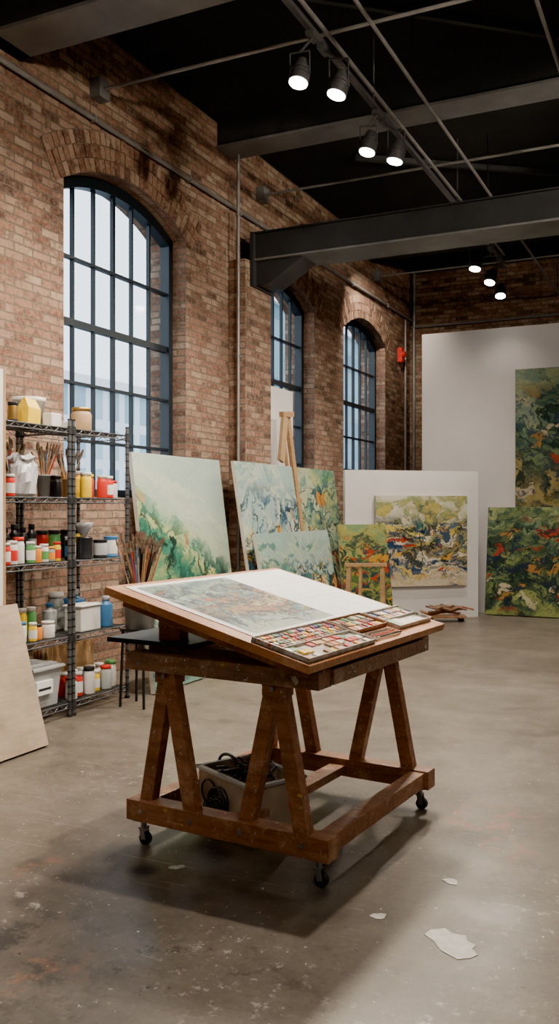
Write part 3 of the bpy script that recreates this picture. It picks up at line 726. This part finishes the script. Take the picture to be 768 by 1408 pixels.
b = MB(); b.box(-3.99, -3.91, 4.69, 4.79, z0, z0 + .09, PLASW); b.build('sample_box', bevel=.006)
b = MB(); b.box(-4.01, -3.94, 4.91, 4.98, z0, z0 + .05, PLASW); b.build('sample_box', bevel=.006)
b = MB(); b.lathe((-4.2, 4.4, z0), [(.001, 0), (.07, 0), (.075, .15), (.05, .2), (.001, .21)], PLASG, 20); b.build('plastic_tub')
jar(5.10, -3.99, 4, .072, .165, TAN, GOLD, name='pigment_jar')
jar(5.0, -4.2, 4, .05, .10, PLASW, PLASW)
# shelf 4
jar(4.35, -3.96, 3, .032, .14, RED, PLASW, PLASW)
b = MB(); vs = []; prof = [(.07, 0), (.10, .02), (.108, .09), (.102, .15), (.09, .20), (.07, .225), (.09, .25), (.07, .275), (.01, .255)]
nn = 26
for k, (r, z) in enumerate(prof):
    for i in range(nn):
        t = 2 * math.pi * i / nn; q = r * (1 + .13 * math.sin(3 * t + 1.3 * k) + .09 * math.sin(7 * t + 2 * k)); vs.append((-4.01 + q * .75 * math.cos(t), 4.52 + q * 1.05 * math.sin(t), LV[3] + .005 + z + (.012 * math.sin(4 * t + k) if k > 1 else 0)))
b.add(vs, [(k * nn + i, k * nn + (i + 1) % nn, (k + 1) * nn + (i + 1) % nn, (k + 1) * nn + i) for k in range(len(prof) - 1) for i in range(nn)] + [tuple(range(nn - 1, -1, -1))], BAG, False)
b.build('grey_plastic_bag')
brushpot(-4.03, 4.75, LV[3] + .005, .045, .15, 20, .28, .40, GLS)
brushpot(-3.97, 4.94, LV[3] + .005, .045, .13, 18, .25, .45, TAN)
brushpot(-4.24, 4.66, LV[3] + .005, .045, .14, 16, .32, .35, DKJ)
jar(5.10, -3.95, 3, .042, .18, YEL, PLASW); jar(5.19, -4.00, 3, .042, .17, RED, YEL); jar(5.275, -3.94, 3, .038, .165, RED, PLASW); jar(5.36, -3.95, 3, .038, .16, RED, PLASW, PLASW); jar(5.445, -3.97, 3, .034, .13, PLASW, RED)
jar(5.08, -4.2, 3, .045, .16, DKJ, DKJ); jar(5.20, -4.2, 3, .045, .20, ORG, PLASW); jar(5.32, -4.2, 3, .045, .20, YEL, PLASW); jar(5.43, -4.2, 3, .04, .17, BLUE, PLASW)
# shelf 3
for y, x, r, h, bd, ld, lb in ((4.30, -3.95, .032, .14, RED, PLASW, PLASW), (4.37, -3.96, .034, .15, PLASW, PLASW, RED), (4.45, -3.98, .038, .17, PLASW, RED, None), (4.53, -3.95, .030, .14, GRN, PLASW, PLASW), (4.595, -3.95, .028, .11, ORG, PLASW, None), (4.66, -3.95, .030, .12, PLASW, PLASW, GRN),
                            (4.725, -3.95, .030, .10, GLS, ORG, ORG), (4.79, -3.95, .028, .13, YEL, RED, RED), (4.93, -3.96, .030, .16, DKJ, PLASW, BLUE), (5.02, -4.02, .036, .15, PLASG, DKJ, PLASW)):
    jar(y, x, 2, r, h, bd, ld, lb)
for i in range(6): jar(4.32 + i * .085, -4.13, 2, .034, .23 + .02 * (i % 2), DKJ, DKJ, GLS if i % 2 else None, name='ink_bottle', neck=.55)
can(5.12, -3.97, 2, .052, .15, DKJ); can(5.24, -4.08, 2, .05, .15, DKJ, BLACK); can(5.28, -3.96, 2, .05, .13, DKJ, PLASG); can(5.42, -3.97, 2, .05, .15, BLUE, PLASW)
b = MB(); M0 = Matrix.Translation((-4.08, 5.24, LV[2] + .16))
b.lathe((0, 0, 0), [(.02, 0), (.06, .06), (.075, .10), (.055, .085), (.02, .02)], BAG, 9, True, M0); b.build('crumpled_rag')
for i in range(4): jar(4.98 + i * .13, -4.24, 2, .045, .2, [RED, GRN, DKJ, YEL][i], DKJ)
# shelf 2
for y, x, r, h, bd, ld, lb in ((4.31, -3.95, .030, .12, BLUE, PLASW, PLASW), (4.39, -3.95, .028, .10, PLASW, YEL, None), (4.47, -3.97, .030, .13, PLASW, BLUE, PLASW), (4.54, -3.94, .028, .12, YEL, PLASW, PLASW), (4.61, -3.96, .030, .10, ORG, DKJ, None), (4.71, -3.96, .046, .11, PLASW, PLASW, None)):
    jar(y, x, 1, r, h, bd, ld, lb)
for i in range(6): jar(4.30 + i * .09, -4.14, 1, .036, .19, [RED, GLS, BLUE, TAN, YEL, GRN][i], PLASW)
jar(4.94, -4.14, 1, .05, .20, PLASG, BLUE, name='solvent_jug', neck=.4)
b = MB(); b.box(-4.06, -3.91, 5.00, 5.22, LV[1] + .005, LV[1] + .175, PLASW); b.box(-4.07, -3.90, 4.99, 5.23, LV[1] + .175, LV[1] + .19, PLASW); b.build('plastic_container', bevel=.012)
jar(5.24, -4.17, 1, .085, .27, BLUE, PLASW, name='solvent_jug', neck=.4); jar(5.36, -3.97, 1, .048, .22, BLUE, PLASG, name='solvent_jug', neck=.5); jar(5.08, -4.2, 1, .06, .26, GLS, PLASW); jar(5.42, -4.12, 1, .045, .16, RED, PLASW)
# bottom shelf
b = MB(); z0 = LV[0] + .005
def tub(b, x0, x1, y0, y1, z0, z1, mat, t=.004, tp=.02):
    vo = [(x0 + tp, y0 + tp, z0), (x1 - tp, y0 + tp, z0), (x1 - tp, y1 - tp, z0), (x0 + tp, y1 - tp, z0), (x0, y0, z1), (x1, y0, z1), (x1, y1, z1), (x0, y1, z1)]
    b.add(vo, [(0, 3, 2, 1), (4, 5, 6, 7), (0, 1, 5, 4), (1, 2, 6, 5), (2, 3, 7, 6), (3, 0, 4, 7)], mat)
tub(b, -4.22, -3.92, 4.36, 4.80, z0, z0 + .25, PLASG)
b.box(-4.24, -3.90, 4.34, 4.82, z0 + .25, z0 + .265, PLASG); b.box(-4.20, -3.94, 4.38, 4.78, z0 + .265, z0 + .282, PLASG)
b.box(-3.925, -3.908, 4.54, 4.70, z0 + .09, z0 + .18, PAPER); b.box(-3.908, -3.906, 4.56, 4.68, z0 + .12, z0 + .135, DKJ); b.box(-3.91, -3.90, 4.46, 4.50, z0 + .20, z0 + .27, DKJ)
b.build('plastic_storage_box', bevel=.006)
for i, (bd, ld) in enumerate(((PLASW, RED), (RED, PLASW), (PLASW, DKJ), (YEL, PLASW), (PLASG, RED), (PLASW, GRN))): jar(4.94 + i * .098, -3.95 - .03 * (i % 2), 0, .042, .15 + .02 * (i % 3), bd, ld, PLASW if i % 2 else None)
for i, bd in enumerate((RED, DKJ, BLUE, ORG, PLASW)): jar(4.98 + i * .1, -4.05, 0, .040, .17, bd, PLASW)
b = MB()
for i in range(4): b.beam((-4.16 - i * .035, 4.93, z0 + .17), (-4.16 - i * .035, 5.45, z0 + .17), .015, .33 - .02 * i, [PINE, PLY, WDK][i % 3])
b.build('spare_stretcher_frames')
# pail of long brushes beside the shelves, on a slim black stand
bx_, by_ = -3.65, 5.33
b = MB(); b.box(bx_ - .10, bx_ + .10, by_ - .10, by_ + .10, .535, .55, BLACK)
for sx_ in (-1, 1):
    for sy_ in (-1, 1): b.beam((bx_ + sx_ * .10, by_ + sy_ * .10, 0), (bx_ + sx_ * .085, by_ + sy_ * .085, .54), .014, .014, BLACK, up=(1, 0, 0))
b.build('black_metal_stand')
brushpot(bx_, by_, .551, .12, .25, 110, .58, .34, ZINC, 'brush_bucket', True, 1.35)
# leaning board and white panel at the far left
L = math.hypot(.24, .82); canvas('plywood_board', (-3.50, 3.55, .012), Wy, (-.24, 0, .82), .62, L, PLY, .03, PLY)
b = MB(); b.box(-3.86, -3.81, 2.9, 4.13, 0, 2.24, WHITEP); b.box(-3.865, -3.805, 4.13, 4.145, 0, 2.24, PINE); b.build('white_display_board')

# easels
b = MB(); ey = 9.57
for o in (-.10, .10): b.beam((-4.20, ey + o * 1.2, 0.0), (-4.50, ey + o * .6, 2.35), .045, .03, PINE, up=(1, 0, 0))
b.beam((-4.17, ey, .3), (-4.47, ey, 2.50), .085, .03, PINE, up=(1, 0, 0))
b.beam((-4.46, ey - .19, 2.50), (-4.43, ey + .04, 2.52), .06, .06, PINE)
b.beam((-4.20, ey - .13, .45), (-4.20, ey + .13, .45), .04, .05, PINE); b.beam((-4.34, ey - .10, 1.5), (-4.34, ey + .10, 1.5), .03, .05, PINE)
b.beam((-4.43, ey - .26, 1.95), (-4.45, ey - .12, 2.48), .12, .04, TAN, up=(1, 0, 0))
b.build('wooden_easel')
b = MB(); ex, ey = -3.32, 9.10
for o in (-.2, .2):
    b.beam((ex + o * .9, ey + o * .44 - .03, 0), (ex + o * .8, ey + o * .4, .80), .035, .045, PINE, up=(1, 0, 0)); b.beam((ex + o * .95 - .1, ey + o * .44 + .30, 0), (ex + o * .8, ey + o * .4, .78), .03, .035, WDK, up=(1, 0, 0))
b.beam((ex - .20, ey - .10, .80), (ex + .20, ey + .10, .80), .06, .035, PINE); b.beam((ex - .18, ey - .10, .3), (ex + .18, ey + .08, .3), .03, .04, WDK)
b.beam((ex - .05, ey - .05, .3), (ex - .05, ey - .02, .80), .03, .03, PINE)
b.build('small_wooden_easel')

# driftwood on a low dolly near the panel
b = MB(); cx, cy = -2.95, 10.98
Mr = Matrix.Translation((cx, cy, 0)) @ Matrix.Rotation(math.radians(25), 4, 'Z')
b.box(-.24, .24, -.13, .13, .05, .075, WDK, M=Mr)
for sx_ in (-.19, .19):
    for sy_ in (-.09, .09): b.cyl(Mr @ V((sx_, sy_ - .012, .025)), Mr @ V((sx_, sy_ + .012, .025)), .025, RUBBER, n=12)
for i in range(9):
    a = random.uniform(-.5, .5); p = V((random.uniform(-.08, .08), random.uniform(-.08, .08), .10 + .012 * i)); l = random.uniform(.15, .28)
    q = [Mr @ (p + V((math.cos(a) * l * t, math.sin(a) * l * t, .02 * math.sin(5 * t + i)))) for t in (-1, -.5, 0, .5, 1)]
    for j in range(4): b.cyl(q[j], q[j + 1], .012 + .008 * (j == 1), [WDK, WBB, WBB][i % 3], .014, n=7)
b.build('driftwood_pile')

# paint skins / paper scraps on the floor
SCR = pmat('paint_skin_mat', (.56, .55, .52), .6, var=.2, scale=30)
def scrap(pts, name='paper_scrap'):
    b = MB(); n = len(pts)
    vs = [(x, y, .0005) for x, y in pts] + [(x, y, .002) for x, y in pts]
    b.add(vs, [tuple(range(n))[::-1], tuple(range(n, 2 * n))] + [(i, (i + 1) % n, (i + 1) % n + n, i + n) for i in range(n)], SCR)
    b.build(name)
def blob(x, y, r, seed, ar=1.0, rot=0, n=14):
    rnd = random.Random(seed); ph = [rnd.uniform(0, 6.28) for _ in range(4)]; P = []
    for i in range(n):
        t = 2 * math.pi * i / n; q = r * (1 + .22 * math.sin(2 * t + ph[0]) + .13 * math.sin(3 * t + ph[1]) + .08 * math.sin(5 * t + ph[2]))
        px, py = q * math.cos(t) * ar, q * math.sin(t)
        P.append((x + px * math.cos(rot) - py * math.sin(rot), y + px * math.sin(rot) + py * math.cos(rot)))
    return P
scrap([(-.83, 2.90), (-.84, 2.86), (-.80, 2.83), (-.765, 2.78), (-.70, 2.745), (-.665, 2.77), (-.65, 2.80), (-.675, 2.83), (-.668, 2.86), (-.70, 2.875), (-.715, 2.91), (-.755, 2.905), (-.79, 2.93)])
scrap(blob(-.87, 3.31, .022, 5, 1.5)); scrap(blob(-1.02, 2.92, .018, 6, 1.8, .3)); scrap(blob(-1.87, 2.98, .02, 7, 1.4, .8))
scrap(blob(-.35, 5.6, .04, 8, 1.5))

# ------------------------------------------------------------------ world & camera
Wd = bpy.data.worlds.new('overcast_sky'); S.world = Wd; Wd.use_nodes = True
nt = Wd.node_tree; bg = nt.nodes['Background']
tc = nt.nodes.new('ShaderNodeTexCoord'); sp = nt.nodes.new('ShaderNodeSeparateXYZ'); cr = nt.nodes.new('ShaderNodeValToRGB')
nt.links.new(tc.outputs['Generated'], sp.inputs[0]); nt.links.new(sp.outputs[2], cr.inputs[0]); nt.links.new(cr.outputs[0], bg.inputs[0])
cr.color_ramp.elements[0].color = (.84, .93, 1, 1); cr.color_ramp.elements[1].color = (.62, .80, 1, 1)
bg.inputs[1].default_value = 4.0

cam = bpy.data.cameras.new('camera'); co = bpy.data.objects.new('camera', cam); S.collection.objects.link(co)
co.location = (0, 0, 1.4); co.rotation_euler = (math.radians(90), 0, math.radians(25.55))
cam.sensor_fit = 'VERTICAL'; cam.sensor_height = 36; cam.lens = 36 * 1230 / 1408; cam.shift_y = -4 / 1408
cam.clip_start = .05; cam.clip_end = 300
S.camera = co
try:
    S.view_settings.view_transform = 'AgX'; S.view_settings.look = 'AgX - Punchy'
except Exception as e: print(e)
S.view_settings.exposure = 0.42
